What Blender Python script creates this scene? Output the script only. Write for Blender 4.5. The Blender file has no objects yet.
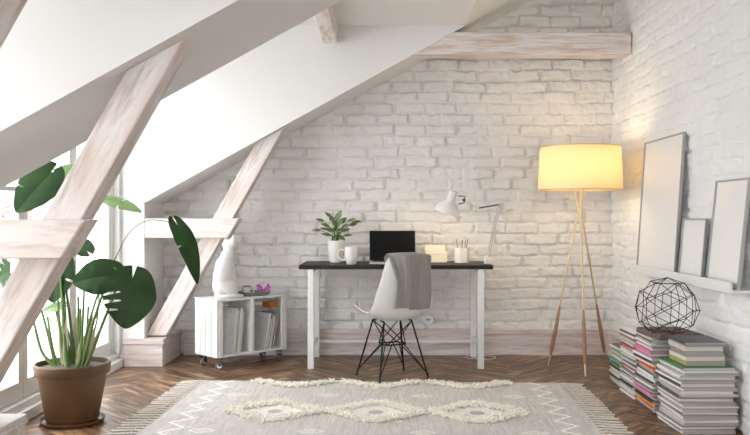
import bpy, bmesh, math, random
import numpy as np
from mathutils import Vector, Matrix, Euler
random.seed(7)
R = random.Random(11)
sc = bpy.context.scene
COL = sc.collection

# ------------------------------------------------------------ camera, sky, light, exposure
F = 810.0                                    # focal length in pixels of the 750 px wide frame
EYE = 1.094
VX, VY = 385.0, 217.5                        # where the depth lines of the room meet
cd = bpy.data.cameras.new('camera')
cam = bpy.data.objects.new('camera', cd); COL.objects.link(cam)
cam.location = (0, 0, EYE); cam.rotation_euler = (math.radians(90), 0, 0)
cd.sensor_width = 36; cd.lens = F/750*36; cd.shift_x = -(VX-375)/750; cd.shift_y = 0
cd.clip_start = .05; cd.clip_end = 200
sc.camera = cam
w = bpy.data.worlds.new('overcast_sky'); sc.world = w; w.use_nodes = True
bg = w.node_tree.nodes['Background']
bg.inputs[0].default_value = (.96, .98, 1.0, 1); bg.inputs[1].default_value = 5.5
sc.view_settings.view_transform = 'Standard'; sc.view_settings.look = 'None'
sc.view_settings.exposure = 0.36; sc.view_settings.gamma = 1; sc.view_settings.use_curve_mapping = False

def area(name, loc, rot, sx, sy, power, col=(1, 1, 1)):
    l = bpy.data.lights.new(name, 'AREA'); l.shape = 'RECTANGLE'; l.size = sx; l.size_y = sy; l.energy = power; l.color = col
    o = bpy.data.objects.new(name, l); COL.objects.link(o); o.location = loc; o.rotation_euler = rot
    return o
# daylight entering through the dormer windows on the left
for nm, y_, sy in (('far_dormer_portal', 4.8, 2.3), ('near_dormer_portal', 2.47, .94), ('rear_dormer_portal', -.6, 1.8)):
    area(nm, (-2.09, y_, 1.25), (0, math.radians(-90), 0), 2.5, sy, 1).data.cycles.is_portal = True
area('added_rear_window_portal', (-.2, -2.11, 1.35), (math.radians(90), 0, 0), 2.6, 1.7, 1).data.cycles.is_portal = True  # sky portal for the rear window, which is added for frontal fill

def P(px, py, D):                            # a pixel of the photograph at depth D
    return Vector(((px-VX)*D/F, D, EYE-(py-VY)*D/F))

# ------------------------------------------------------------ room measures
D_BACK, X_R, X_KNEE, Z_KNEE, K = 6.48, 1.808, -1.77, 1.202, .552
Z_DORM = 2.506
X_WIN = -1.92
def zroof(x): return Z_KNEE + K*(x-X_KNEE)

# ------------------------------------------------------------ mesh helpers
class MB:
    def __init__(s): s.v = []; s.f = []; s.m = []
    def add(s, vs, fs, mi=0):
        n = len(s.v); s.v += [tuple(v) for v in vs]; s.f += [tuple(i+n for i in f) for f in fs]; s.m += [mi]*len(fs); return s
    def box(s, c, d, rot=None, mi=0):
        M = rot if rot is not None else Matrix.Identity(3)
        vs = [Vector(c)+M@Vector((x*d[0]/2, y*d[1]/2, z*d[2]/2)) for x in (-1, 1) for y in (-1, 1) for z in (-1, 1)]
        return s.add(vs, [(0, 1, 3, 2), (4, 6, 7, 5), (0, 4, 5, 1), (2, 3, 7, 6), (0, 2, 6, 4), (1, 5, 7, 3)], mi)
    def bb(s, a, b, mi=0):
        return s.box([(a[i]+b[i])/2 for i in range(3)], [abs(b[i]-a[i]) for i in range(3)], None, mi)
    def prism(s, poly, y0, y1, mi=0):        # polygon in x,z extruded in y (counter-clockwise seen from -y)
        n = len(poly)
        vs = [(p[0], y0, p[1]) for p in poly]+[(p[0], y1, p[1]) for p in poly]
        fs = [tuple(range(n)), tuple(range(2*n-1, n-1, -1))]+[(i, i+n, (i+1) % n+n, (i+1) % n) for i in range(n)]
        return s.add(vs, fs, mi)
    def slab(s, poly, z0, z1, mi=0):         # polygon in x,y (counter-clockwise) extruded in z
        n = len(poly)
        vs = [(p[0], p[1], z0) for p in poly]+[(p[0], p[1], z1) for p in poly]
        fs = [tuple(range(n-1, -1, -1)), tuple(range(n, 2*n))]+[(i, (i+1) % n, (i+1) % n+n, i+n) for i in range(n)]
        return s.add(vs, fs, mi)
    def tube(s, pts, r, n=8, cap=True, mi=0):
        pts = [Vector(p) for p in pts]; k = len(pts)
        rs = r if hasattr(r, '__len__') else [r]*k
        vs = []; up = None
        for i, p in enumerate(pts):
            t = (pts[min(i+1, k-1)]-pts[max(i-1, 0)]).normalized()
            if up is None: up = Vector((0, 0, 1)) if abs(t.z) < .9 else Vector((1, 0, 0))
            a = (up-t*up.dot(t)).normalized(); b = t.cross(a); up = a
            for j in range(n):
                q = 2*math.pi*j/n; vs.append(p+(a*math.cos(q)+b*math.sin(q))*rs[i])
        fs = [(i*n+j, i*n+(j+1) % n, (i+1)*n+(j+1) % n, (i+1)*n+j) for i in range(k-1) for j in range(n)]
        if cap: fs += [tuple(range(n-1, -1, -1)), tuple(range((k-1)*n, k*n))]
        return s.add(vs, fs, mi)
    def lathe(s, prof, c=(0, 0, 0), n=32, M=None, mi=0, caps=False):
        vs = []; c = Vector(c)
        for r, z in prof:
            for j in range(n):
                q = 2*math.pi*j/n; v = Vector((r*math.cos(q), r*math.sin(q), z)); vs.append(c+(M@v if M else v))
        k = len(prof)
        fs = [(i*n+j, i*n+(j+1) % n, (i+1)*n+(j+1) % n, (i+1)*n+j) for i in range(k-1) for j in range(n)]
        if caps: fs += [tuple(range(n-1, -1, -1)), tuple(range((k-1)*n, k*n))]
        return s.add(vs, fs, mi)
    def ball(s, c, r, n=16, m=10, M=None, mi=0):
        r = r if hasattr(r, '__len__') else (r, r, r); c = Vector(c); vs = [(0, 0, 1)]
        for i in range(1, m):
            a = math.pi*i/m
            for j in range(n):
                q = 2*math.pi*j/n; vs.append((math.sin(a)*math.cos(q), math.sin(a)*math.sin(q), math.cos(a)))
        vs.append((0, 0, -1)); L = len(vs)-1
        out = []
        for v in vs:
            q = Vector((v[0]*r[0], v[1]*r[1], v[2]*r[2])); out.append(c+(M@q if M else q))
        fs = [(0, 1+j, 1+(j+1) % n) for j in range(n)]
        fs += [(1+i*n+j, 1+(i+1)*n+j, 1+(i+1)*n+(j+1) % n, 1+i*n+(j+1) % n) for i in range(m-2) for j in range(n)]
        fs += [(1+(m-2)*n+j, L, 1+(m-2)*n+(j+1) % n) for j in range(n)]
        return s.add(out, fs, mi)
    def build(s, name, mats, parent=None, smooth=False, bevel=0, world=False, sub=0, angle=40):
        mats = mats if isinstance(mats, (list, tuple)) else [mats]
        off = Vector((0, 0, 0))
        if world:
            p = parent
            while p is not None: off += p.location; p = p.parent
        me = bpy.data.meshes.new(name); me.from_pydata([tuple(Vector(v)-off) for v in s.v], [], s.f)
        for m in mats: me.materials.append(m)
        if len(mats) > 1: me.polygons.foreach_set('material_index', s.m)
        if smooth:
            me.polygons.foreach_set('use_smooth', [True]*len(me.polygons))
            if angle < 180: me.set_sharp_from_angle(angle=math.radians(angle))
        me.update()
        o = bpy.data.objects.new(name, me); COL.objects.link(o)
        if parent is not None: o.parent = parent
        if bevel:
            b = o.modifiers.new('bevel', 'BEVEL'); b.width = bevel; b.segments = 2; b.limit_method = 'ANGLE'
        if sub:
            m = o.modifiers.new('sub', 'SUBSURF'); m.levels = m.render_levels = sub
        return o

def tag(o, label=None, cat=None, group=None, kind=None):
    if label: o['label'] = label
    if cat: o['category'] = cat
    if group: o['group'] = group
    if kind: o['kind'] = kind
    return o
def thing(name, label, cat, loc=(0, 0, 0), rz=0, group=None):
    o = bpy.data.objects.new(name, None); COL.objects.link(o); o.empty_display_size = .05
    o.location = loc; o.rotation_euler = (0, 0, rz); return tag(o, label, cat, group)
def copy_tree(o, parent=None):
    c = o.copy(); COL.objects.link(c); c.parent = parent
    for ch in list(o.children): copy_tree(ch, c)
    return c
def smoothstep(x): x = np.clip(x, 0, 1); return x*x*(3-2*x)
def catmull(pts, n):
    out = []; pts = [Vector(p) for p in pts]; k = len(pts)
    for i in range(k-1):
        a, b, c, d = pts[max(i-1, 0)], pts[i], pts[i+1], pts[min(i+2, k-1)]
        for j in range(n):
            t = j/n
            out.append(.5*((2*b)+(c-a)*t+(2*a-5*b+4*c-d)*t*t+(3*b-a-3*c+d)*t**3))
    out.append(pts[-1]); return out

# ------------------------------------------------------------ materials
def mat(name, col, rough=.6, metal=0, bump=0, bscale=40, var=0, vscale=6, spec=.5, coat=0, sheen=0, emit=None, coords='Object', stretch=(1, 1, 1)):
    m = bpy.data.materials.new(name); m.use_nodes = True; nt = m.node_tree; b = nt.nodes['Principled BSDF']
    b.inputs['Base Color'].default_value = (*col, 1); b.inputs['Roughness'].default_value = rough; b.inputs['Metallic'].default_value = metal
    b.inputs['Specular IOR Level'].default_value = spec; b.inputs['Coat Weight'].default_value = coat; b.inputs['Sheen Weight'].default_value = sheen
    tc = nt.nodes.new('ShaderNodeTexCoord'); mp = nt.nodes.new('ShaderNodeMapping'); mp.inputs['Scale'].default_value = stretch
    nt.links.new(tc.outputs[coords], mp.inputs[0])
    if var:
        n = nt.nodes.new('ShaderNodeTexNoise'); n.inputs['Scale'].default_value = vscale; n.inputs['Detail'].default_value = 5
        nt.links.new(mp.outputs[0], n.inputs['Vector'])
        r = nt.nodes.new('ShaderNodeValToRGB'); r.color_ramp.elements[0].position = .3; r.color_ramp.elements[1].position = .7
        r.color_ramp.elements[0].color = (*[max(0, c*(1-var)) for c in col], 1); r.color_ramp.elements[1].color = (*[min(1, c*(1+var)) for c in col], 1)
        nt.links.new(n.outputs[0], r.inputs[0]); nt.links.new(r.outputs[0], b.inputs['Base Color'])
    if bump:
        n = nt.nodes.new('ShaderNodeTexNoise'); n.inputs['Scale'].default_value = bscale; n.inputs['Detail'].default_value = 6
        nt.links.new(mp.outputs[0], n.inputs['Vector'])
        u = nt.nodes.new('ShaderNodeBump'); u.inputs['Strength'].default_value = bump; u.inputs['Distance'].default_value = .01
        nt.links.new(n.outputs[0], u.inputs['Height']); nt.links.new(u.outputs[0], b.inputs['Normal'])
    return m
def srgb(r, g, b):
    f = lambda c: (c/255/12.92 if c/255 <= .04045 else ((c/255+.055)/1.055)**2.4)
    return (f(r), f(g), f(b))

def washed_wood(name, rot, scale=(1.5, 9, 9), a=(234, 229, 226), b=(212, 194, 185), c=(170, 152, 142), lo=.38, hi=.68):
    """whitewashed timber: pale paint worn through to pink-brown grain running along x after the mapping's turn"""
    m = bpy.data.materials.new(name); m.use_nodes = True; nt = m.node_tree; p = nt.nodes['Principled BSDF']; N = nt.nodes.new; L = nt.links.new
    p.inputs['Roughness'].default_value = .62
    tc = N('ShaderNodeTexCoord'); m1 = N('ShaderNodeMapping'); m1.inputs['Rotation'].default_value = rot
    m2 = N('ShaderNodeMapping'); m2.inputs['Scale'].default_value = scale
    L(tc.outputs['Object'], m1.inputs[0]); L(m1.outputs[0], m2.inputs[0])
    n1 = N('ShaderNodeTexNoise'); n1.inputs['Scale'].default_value = 1.6; n1.inputs['Detail'].default_value = 8; n1.inputs['Roughness'].default_value = .65; n1.inputs['Distortion'].default_value = .6
    L(m2.outputs[0], n1.inputs['Vector'])
    r1 = N('ShaderNodeValToRGB'); r1.color_ramp.elements[0].position = lo; r1.color_ramp.elements[1].position = hi
    r1.color_ramp.elements[0].color = (*srgb(*a), 1); r1.color_ramp.elements[1].color = (*srgb(*b), 1)
    L(n1.outputs[0], r1.inputs[0])
    n2 = N('ShaderNodeTexNoise'); n2.inputs['Scale'].default_value = 4; n2.inputs['Detail'].default_value = 10
    L(m2.outputs[0], n2.inputs['Vector'])
    r2 = N('ShaderNodeValToRGB'); r2.color_ramp.elements[0].position = .5; r2.color_ramp.elements[1].position = .72
    r2.color_ramp.elements[0].color = (0, 0, 0, 1); r2.color_ramp.elements[1].color = (.6, .6, .6, 1)
    L(n2.outputs[0], r2.inputs[0])
    mx = N('ShaderNodeMix'); mx.data_type = 'RGBA'; L(r2.outputs[0], mx.inputs[0]); L(r1.outputs[0], mx.inputs[6]); mx.inputs[7].default_value = (*srgb(*c), 1)
    L(mx.outputs[2], p.inputs['Base Color'])
    bu = N('ShaderNodeBump'); bu.inputs['Strength'].default_value = .5; bu.inputs['Distance'].default_value = .006
    L(n2.outputs[0], bu.inputs['Height']); L(bu.outputs[0], p.inputs['Normal'])
    return m
W_STRUT = washed_wood('washed_timber_strut', (0, math.radians(60.5), 0))
W_X = washed_wood('washed_timber_across', (0, 0, 0), b=(226, 208, 196))
W_TIE = washed_wood('washed_timber_pinkish', (0, 0, 0), scale=(1.5, 12, 16), a=(232, 228, 228), b=(214, 188, 170), c=(182, 170, 166), lo=.46, hi=.64)
W_Y = washed_wood('washed_timber_depth', (0, 0, math.radians(90)), b=(226, 208, 196))
W_BASE = washed_wood('washed_skirting', (0, 0, 0), scale=(1.2, 10, 12), a=(228, 223, 220), b=(206, 182, 172), c=(176, 162, 156), lo=.42, hi=.68)
W_BASEY = washed_wood('washed_skirting_depth', (0, 0, math.radians(90)), scale=(1.2, 10, 12), a=(228, 223, 220), b=(206, 182, 172), c=(176, 162, 156), lo=.42, hi=.68)
PLASTER = mat('white_plaster', (.80, .79, .775), .75, bump=.05, bscale=60)
PAINT = mat('white_paint', (.82, .82, .81), .4)
BRICK = mat('white_painted_brick', (.80, .785, .765), .6, bump=.35, bscale=45, var=.035, vscale=3)
BRICK_R = mat('white_painted_brick_right', (.88, .88, .875), .6, bump=.35, bscale=45, var=.03, vscale=3)
BLACK = mat('black_desk_top', srgb(38, 35, 34), .5, var=.15, vscale=12, bump=.05, spec=.25)
WHITEM = mat('white_metal', (.8, .8, .79), .4)
GLOSSW = mat('white_glaze', (.82, .80, .76), .25, coat=.3)
SHELL = mat('white_plastic_shell', (.74, .73, .71), .38)
WIRE = mat('black_wire', srgb(22, 20, 20), .45, metal=.3)
CLOTH = mat('grey_wool', srgb(150, 145, 142), .95, bump=.15, bscale=300, var=.04, vscale=30, sheen=.3)
LEAF = mat('monstera_leaf', srgb(36, 66, 28), .5, var=.3, vscale=9, spec=.3)
LEAF2 = mat('pale_leaf', srgb(128, 160, 98), .5, var=.2, vscale=12)
STEM = mat('green_stem', srgb(92, 120, 58), .5, var=.15)
SHEATH = mat('dry_sheath', srgb(196, 190, 158), .7, var=.2)
HERB = mat('herb_leaf', srgb(98, 116, 74), .5, var=.35, vscale=30)
TERRA = mat('brown_glazed_terracotta', srgb(98, 70, 44), .45, var=.22, vscale=5, bump=.05, bscale=20)
SOIL = mat('soil', srgb(120, 114, 108), .95, bump=1, bscale=90, var=.35, vscale=60)
BRASS = mat('brass', srgb(214, 190, 148), .35, metal=.7)
WALNUT = mat('turned_walnut', srgb(168, 126, 98), .5, var=.2, vscale=10, stretch=(8, 8, 1))
STEEL = mat('dark_steel', srgb(96, 94, 92), .35, metal=.7)
GREYM = mat('grey_frame_metal', srgb(168, 168, 168), .35, metal=.2)
RUBBER = mat('grey_rubber', srgb(96, 96, 98), .6)
CREAM = mat('cream_wool', srgb(250, 244, 232), .95, var=.06, vscale=60, sheen=.2)
FRINGE = mat('fringe_cotton', srgb(226, 218, 208), .95, var=.08, vscale=40)
STONE = mat('cat_plaster', (.70, .69, .67), .45, bump=.1, bscale=25)
TRAY = mat('grey_stoneware', srgb(128, 128, 124), .5, var=.1)
PINK = mat('orchid_petals', srgb(196, 96, 190), .5, var=.25, vscale=60)
PINKL = mat('pale_petals', srgb(226, 188, 200), .5)
ORANGE = mat('orange_card', srgb(196, 110, 52), .6)
SLATE = mat('mottled_book_cloth', srgb(112, 98, 88), .8, bump=.6, bscale=60, var=.45, vscale=26)
PEN = mat('brown_pencil', srgb(170, 130, 90), .5)
OUT = mat('pale_terrace', (.62, .62, .61), .8, var=.05)
CRATE = mat('white_painted_crate', (.78, .775, .76), .6, bump=.25, bscale=30, var=.05, vscale=8)
GREEN_OUT = mat('outdoor_foliage', srgb(150, 170, 140), .7, var=.3, vscale=20)
RED_OUT = mat('red_blossom', srgb(214, 120, 116), .6, var=.3, vscale=20)

def glass_mat(name, gloss=.08):
    m = bpy.data.materials.new(name); m.use_nodes = True; nt = m.node_tree
    for n in list(nt.nodes): nt.nodes.remove(n)
    o = nt.nodes.new('ShaderNodeOutputMaterial'); mx = nt.nodes.new('ShaderNodeMixShader'); mx.inputs[0].default_value = gloss
    t = nt.nodes.new('ShaderNodeBsdfTransparent'); g = nt.nodes.new('ShaderNodeBsdfGlossy'); g.inputs['Roughness'].default_value = .02
    nt.links.new(t.outputs[0], mx.inputs[1]); nt.links.new(g.outputs[0], mx.inputs[2]); nt.links.new(mx.outputs[0], o.inputs[0])
    return m
GLASS = glass_mat('window_glass', .06)
def shade_mat():
    m = bpy.data.materials.new('lamp_shade_linen'); m.use_nodes = True; nt = m.node_tree
    for n in list(nt.nodes): nt.nodes.remove(n)
    o = nt.nodes.new('ShaderNodeOutputMaterial'); mx = nt.nodes.new('ShaderNodeMixShader'); mx.inputs[0].default_value = .6
    d = nt.nodes.new('ShaderNodeBsdfDiffuse'); d.inputs[0].default_value = (.9, .86, .72, 1)
    t = nt.nodes.new('ShaderNodeBsdfTranslucent'); t.inputs[0].default_value = (.95, .82, .58, 1)
    nt.links.new(d.outputs[0], mx.inputs[1]); nt.links.new(t.outputs[0], mx.inputs[2]); nt.links.new(mx.outputs[0], o.inputs[0])
    return m
SHADE = shade_mat()
def attr_mat(name, attr, rough=.7, bump=0, bscale=200):
    m = mat(name, (1, 1, 1), rough, bump=bump, bscale=bscale); nt = m.node_tree
    a = nt.nodes.new('ShaderNodeAttribute'); a.attribute_name = attr
    nt.links.new(a.outputs['Color'], nt.nodes['Principled BSDF'].inputs['Base Color']); return m

# ------------------------------------------------------------ floor: herringbone planks
def floor_material():
    m = bpy.data.materials.new('herringbone_oak'); m.use_nodes = True; nt = m.node_tree; p = nt.nodes['Principled BSDF']; N = nt.nodes.new; L = nt.links.new
    uv = N('ShaderNodeUVMap'); uv.uv_map = 'grain'; mp = N('ShaderNodeMapping'); mp.inputs['Scale'].default_value = (1.8, 14, 1); L(uv.outputs[0], mp.inputs[0])
    n = N('ShaderNodeTexNoise'); n.inputs['Scale'].default_value = 1.5; n.inputs['Detail'].default_value = 9; n.inputs['Roughness'].default_value = .62; n.inputs['Distortion'].default_value = .7; L(mp.outputs[0], n.inputs['Vector'])
    r = N('ShaderNodeValToRGB'); e = r.color_ramp.elements
    e[0].position = .34; e[0].color = (*srgb(64, 45, 33), 1); e[1].position = .66; e[1].color = (*srgb(196, 162, 126), 1)
    x = e.new(.5); x.color = (*srgb(118, 88, 64), 1); L(n.outputs[0], r.inputs[0])
    a = N('ShaderNodeAttribute'); a.attribute_name = 'tone'
    mx = N('ShaderNodeMix'); mx.data_type = 'RGBA'; mx.blend_type = 'MULTIPLY'; mx.inputs[0].default_value = 1
    L(r.outputs[0], mx.inputs[6]); L(a.outputs['Color'], mx.inputs[7]); L(mx.outputs[2], p.inputs['Base Color'])
    p.inputs['Roughness'].default_value = .36; p.inputs['Specular IOR Level'].default_value = .42
    b = N('ShaderNodeBump'); b.inputs['Strength'].default_value = .25; b.inputs['Distance'].default_value = .004; L(n.outputs[0], b.inputs['Height']); L(b.outputs[0], p.inputs['Normal'])
    return m
def build_floor(x0, x1, y0, y1):
    W, n = .145, 5; g = .0012
    bm = bmesh.new(); uvl = bm.loops.layers.uv.new('grain'); cl = bm.loops.layers.float_color.new('tone')
    a = math.radians(45); ca, sa = math.cos(a), math.sin(a); cx, cy = (x0+x1)/2, (y0+y1)/2
    rr = random.Random(3)
    def plank(i, j, li, lj):
        u0, u1, v0, v1 = i*W+g, (i+li)*W-g, j*W+g, (j+lj)*W-g
        pts = []
        for u, v in ((u0, v0), (u1, v0), (u1, v1), (u0, v1)):
            pts.append((cx+u*ca-v*sa, cy+u*sa+v*ca))
        if all(p[0] < x0 for p in pts) or all(p[0] > x1 for p in pts) or all(p[1] < y0 for p in pts) or all(p[1] > y1 for p in pts): return
        f = bm.faces.new([bm.verts.new((p[0], p[1], 0)) for p in pts])
        t = rr.uniform(.68, 1.18); warm = rr.uniform(-.04, .04); ou, ov = rr.uniform(0, 50), rr.uniform(0, 50)
        for l, (u, v) in zip(f.loops, ((u0, v0), (u1, v0), (u1, v1), (u0, v1))):
            l[uvl].uv = (u+ou, v+ov) if li > lj else (v+ou, u+ov)
            l[cl] = (t*(1+warm), t, t*(1-warm), 1)
    S = int(9/W)
    for j in range(-S, S):
        for mm in range(-20, 21):
            i = j+2*n*mm
            if abs(i) < S: plank(i, j, n, 1)
            c = j; r0 = c-2*n+1+2*n*mm
            if abs(r0) < S: plank(c, r0, 1, n)
    for co, no in (((x0, 0, 0), (-1, 0, 0)), ((x1, 0, 0), (1, 0, 0)), ((0, y0, 0), (0, -1, 0)), ((0, y1, 0), (0, 1, 0))):
        bmesh.ops.bisect_plane(bm, geom=bm.verts[:]+bm.edges[:]+bm.faces[:], plane_co=co, plane_no=no, clear_outer=True)
    # dark sub-floor showing in the joints
    vs = [bm.verts.new(v) for v in ((x0, y0, -.003), (x1, y0, -.003), (x1, y1, -.003), (x0, y1, -.003))]
    lo = [bm.verts.new((v.co.x, v.co.y, -.1)) for v in vs]
    fs = [bm.faces.new(vs), bm.faces.new(lo[::-1])]+[bm.faces.new((vs[i], lo[i], lo[(i+1) % 4], vs[(i+1) % 4])) for i in range(4)]
    for f in fs:
        for l in f.loops: l[cl] = (.25, .22, .2, 1)
    me = bpy.data.meshes.new('floor'); bm.to_mesh(me); bm.free(); me.materials.append(floor_material())
    o = bpy.data.objects.new('floor', me); COL.objects.link(o); tag(o, 'brown herringbone parquet floor', kind='structure')
build_floor(-2.06, 1.9, -2.0, 6.56)

# ------------------------------------------------------------ brick walls with real relief
def vnoise(x, y, seed):
    rs = np.random.RandomState(seed); T = rs.rand(256, 256)
    xi, yi = np.floor(x).astype(int), np.floor(y).astype(int); fx, fy = x-xi, y-yi
    fx = fx*fx*(3-2*fx); fy = fy*fy*(3-2*fy)
    g = lambda a, b: T[a % 256, b % 256]
    return (g(xi, yi)*(1-fx)+g(xi+1, yi)*fx)*(1-fy)+(g(xi, yi+1)*(1-fx)+g(xi+1, yi+1)*fx)*fy-.5
def brick_height(u, v, seed, amp=1.0):
    H, L = .0875, .252
    u = u+.014*vnoise(u*9, v*9, seed)+.012*vnoise(u*25, v*25, seed+1); v = v+.016*vnoise(u*5, v*5, seed+2)+.010*vnoise(u*22, v*22, seed+3)
    row = np.floor(v/H).astype(int); rs = np.random.RandomState(seed+9)
    off = rs.rand(512)*.10; us = u+np.where(row % 2 == 0, 0, L/2)+off[row % 512]
    colm = np.floor(us/L).astype(int); du = (us/L-colm)*L; dv = (v/H-row)*H
    rb = np.random.RandomState(seed+4).rand(512, 64)[row % 512, colm % 64]
    jw = .016
    e = np.minimum(np.minimum(du, L-du)*1.0, np.minimum(dv, H-dv)*1.15)
    rough_edge = .007*vnoise(u*45, v*45, seed+5)
    h = smoothstep((e+rough_edge-jw*.3)/.011)
    depth = .009+.007*rb
    fill = smoothstep(.55+3.4*vnoise(u*6.5, v*8, seed+6))           # places where thick paint has filled the joint
    h = 1-(1-h)*(.22+.78*fill)
    return amp*h*depth*1.25+.012*rb*.5+.012*vnoise(u*11, v*11, seed+7)+.009*vnoise(u*27, v*34, seed+8)+.0035*vnoise(u*80, v*80, seed+10)
def brick_wall(name, origin, udir, ndir, lu, lv, step, m, seed, label, clip=None, vertical_top=None):
    nu, nv = int(lu/step)+1, int(lv/step)+1
    U, V = np.meshgrid(np.linspace(0, lu, nu), np.linspace(0, lv, nv), indexing='ij')
    h = brick_height(U+3, V, seed, 1.9 if seed == 21 else 1.0)
    co = np.zeros((nu, nv, 3))
    for i in range(3): co[..., i] = origin[i]+udir[i]*U+ndir[i]*h
    co[..., 2] += V
    vs = co.reshape(-1, 3)
    idx = np.arange(nu*nv).reshape(nu, nv)
    q = np.stack([idx[:-1, :-1], idx[1:, :-1], idx[1:, 1:], idx[:-1, 1:]], -1).reshape(-1, 4)
    if clip is not None:
        keep = clip(vs[q[:, 0]]); q = q[keep]
    c = np.cross(udir, (0, 0, 1))
    if np.dot(c, ndir) < 0: q = q[:, ::-1]
    me = bpy.data.meshes.new(name); me.vertices.add(len(vs)); me.vertices.foreach_set('co', vs.ravel())
    me.loops.add(q.size); me.loops.foreach_set('vertex_index', q.ravel().astype(np.int32))
    me.polygons.add(len(q)); me.polygons.foreach_set('loop_start', np.arange(0, q.size, 4, dtype=np.int32)); me.polygons.foreach_set('loop_total', np.full(len(q), 4, dtype=np.int32))
    me.update(calc_edges=True); me.validate()
    me.polygons.foreach_set('use_smooth', [True]*len(me.polygons)); me.materials.append(m)
    o = bpy.data.objects.new(name, me); COL.objects.link(o); tag(o, label, kind='structure'); return o
below = lambda p: p[:, 2] < zroof(p[:, 0])+.03
brick_wall('wall_back', (-1.9, D_BACK+.030, 0), (1, 0, 0), (0, -1, 0), 3.80, 3.25, .0075, BRICK, 21, 'white painted brick back wall', below)
brick_wall('wall_right', (X_R+.026, 3.5, 0), (0, 1, 0), (-1, 0, 0), 3.04, 3.22, .0085, BRICK_R, 42, 'white painted brick right wall')
s = MB(); s.bb((X_R, -2, 0), (X_R+.012, 3.5, 3.22)); tag(s.build('wall_right', BRICK_R), 'white painted right wall towards the viewer', kind='structure')
s = MB(); s.bb((-2.1, D_BACK+.06, 0), (1.95, D_BACK+.14, 3.6)); tag(s.build('wall_back', PLASTER), 'masonry behind the back wall bricks', kind='structure')
s = MB(); s.bb((X_R+.05, -2, 0), (X_R+.13, D_BACK+.06, 3.6)); tag(s.build('wall_right', PLASTER), 'masonry behind the right wall bricks', kind='structure')

# ------------------------------------------------------------ sloping roof, knee walls, dormers
ZT = zroof(1.83)
SEC = [(-2.0, -1.5), (.3, 2.0), (2.945, 3.65), (5.956, 6.52)]
DOR = [(-1.5, .3), (2.0, 2.945), (3.65, 5.956)]
XJ = X_KNEE+(Z_DORM-Z_KNEE)/K
for i, (a, b) in enumerate(SEC):
    s = MB(); s.prism([(-2.1, Z_KNEE), (X_KNEE, Z_KNEE), (1.83, ZT), (1.83, 3.6), (-2.1, 3.6)], a, b)
    tag(s.build('ceiling', PLASTER), ('sloping white ceiling behind the viewer', 'sloping white ceiling nearest the viewer', 'sloping white ceiling between the dormers', 'sloping white ceiling against the back wall')[i], kind='structure')
    s = MB(); s.prism([(-2.1, 0), (X_KNEE, 0), (X_KNEE, Z_KNEE), (-2.1, Z_KNEE)], a, b)
    tag(s.build('wall_left', PLASTER), ('low knee wall behind the viewer', 'low knee wall nearest the viewer', 'low knee wall between the dormers', 'low knee wall beside the back wall')[i], kind='structure')
for i, (a, b) in enumerate(DOR):
    s = MB(); s.prism([(-2.1, Z_DORM), (XJ, Z_DORM), (1.83, ZT), (1.83, 3.6), (-2.1, 3.6)], a, b)
    tag(s.build('ceiling', PLASTER), ('dormer ceiling behind the viewer', 'dormer ceiling nearest the viewer', 'dormer ceiling above the tall window')[i], kind='structure')

# ------------------------------------------------------------ dormer windows
def window(n, y0, y1, k):
    s = MB(); z1 = Z_DORM
    s.bb((-2.08, y0, 0), (X_WIN, y1, .06)); s.bb((-2.08, y0, .06), (X_WIN-.03, y1, .10))
    s.bb((-2.08, y0, .1), (X_WIN-.02, y0+.045, z1)); s.bb((-2.08, y1-.045, .1), (X_WIN-.02, y1, z1)); s.bb((-2.08, y0+.045, z1-.08), (X_WIN-.02, y1-.045, z1))
    s.bb((-2.06, y1-.085, .1), (X_WIN-.06, y1-.045, z1-.08)); s.bb((-2.06, y0+.045, .1), (X_WIN-.06, y0+.085, z1-.08))
    fr = s.build('window_%d' % n, PAINT, bevel=.004)
    tag(fr, 'tall white framed dormer window, %s' % ('beside the potted plant' if n == 1 else 'nearest the viewer'), kind='structure')
    a, b = y0+.085, y1-.085; wdt = (b-a)/k
    for i in range(k):
        s = MB(); p, q = a+i*wdt+.003, a+(i+1)*wdt-.003; t = .055
        s.bb((-2.03, p, .102), (-1.985, p+t, z1-.082)); s.bb((-2.03, q-t, .102), (-1.985, q, z1-.082))
        s.bb((-2.03, p+t, .102), (-1.985, q-t, .20)); s.bb((-2.03, p+t, z1-.16), (-1.985, q-t, z1-.082))
        s.bb((-2.02, p+t, 1.235), (-1.995, q-t, 1.26)); s.bb((-2.02, p+t, .66), (-1.995, q-t, .685)); s.bb((-2.02, p+t, 1.83), (-1.995, q-t, 1.855))
        sa = s.build('sash', PAINT, fr, bevel=.003)
        g = MB(); g.bb((-2.01, p+t, .2), (-2.005, q-t, z1-.16)); g.build('pane', GLASS, sa)
window(1, 3.65, 5.956, 3)
window(2, 2.0, 2.945, 1)
window(3, -1.5, .3, 2)
s = MB(); s.bb((-2.1, -2.1, 0), (1.95, -2.0, .5)); s.bb((-2.1, -2.1, 2.2), (1.95, -2.0, 3.6)); s.bb((-2.1, -2.1, .5), (-1.5, -2.0, 2.2)); s.bb((1.1, -2.1, .5), (1.95, -2.0, 2.2)); tag(s.build('wall_front', PLASTER), 'plain white wall behind the viewer', kind='structure')
s = MB()
for x in (-1.5, -.23, 1.04): s.bb((x, -2.08, .5), (x+.06, -2.02, 2.2))
s.bb((-1.5, -2.08, .5), (1.1, -2.02, .56)); s.bb((-1.5, -2.08, 2.14), (1.1, -2.02, 2.2)); tag(s.build('window_4', PAINT), 'wide window added out of view behind the viewer for fill light', kind='structure')  # added unseen window: brightens the dormer cheeks that face the camera
s = MB(); s.bb((-2.1, -2.1, 3.6), (1.95, 6.6, 3.7)); tag(s.build('ceiling', PLASTER), 'roof deck above the sloping ceiling', kind='structure')

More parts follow.
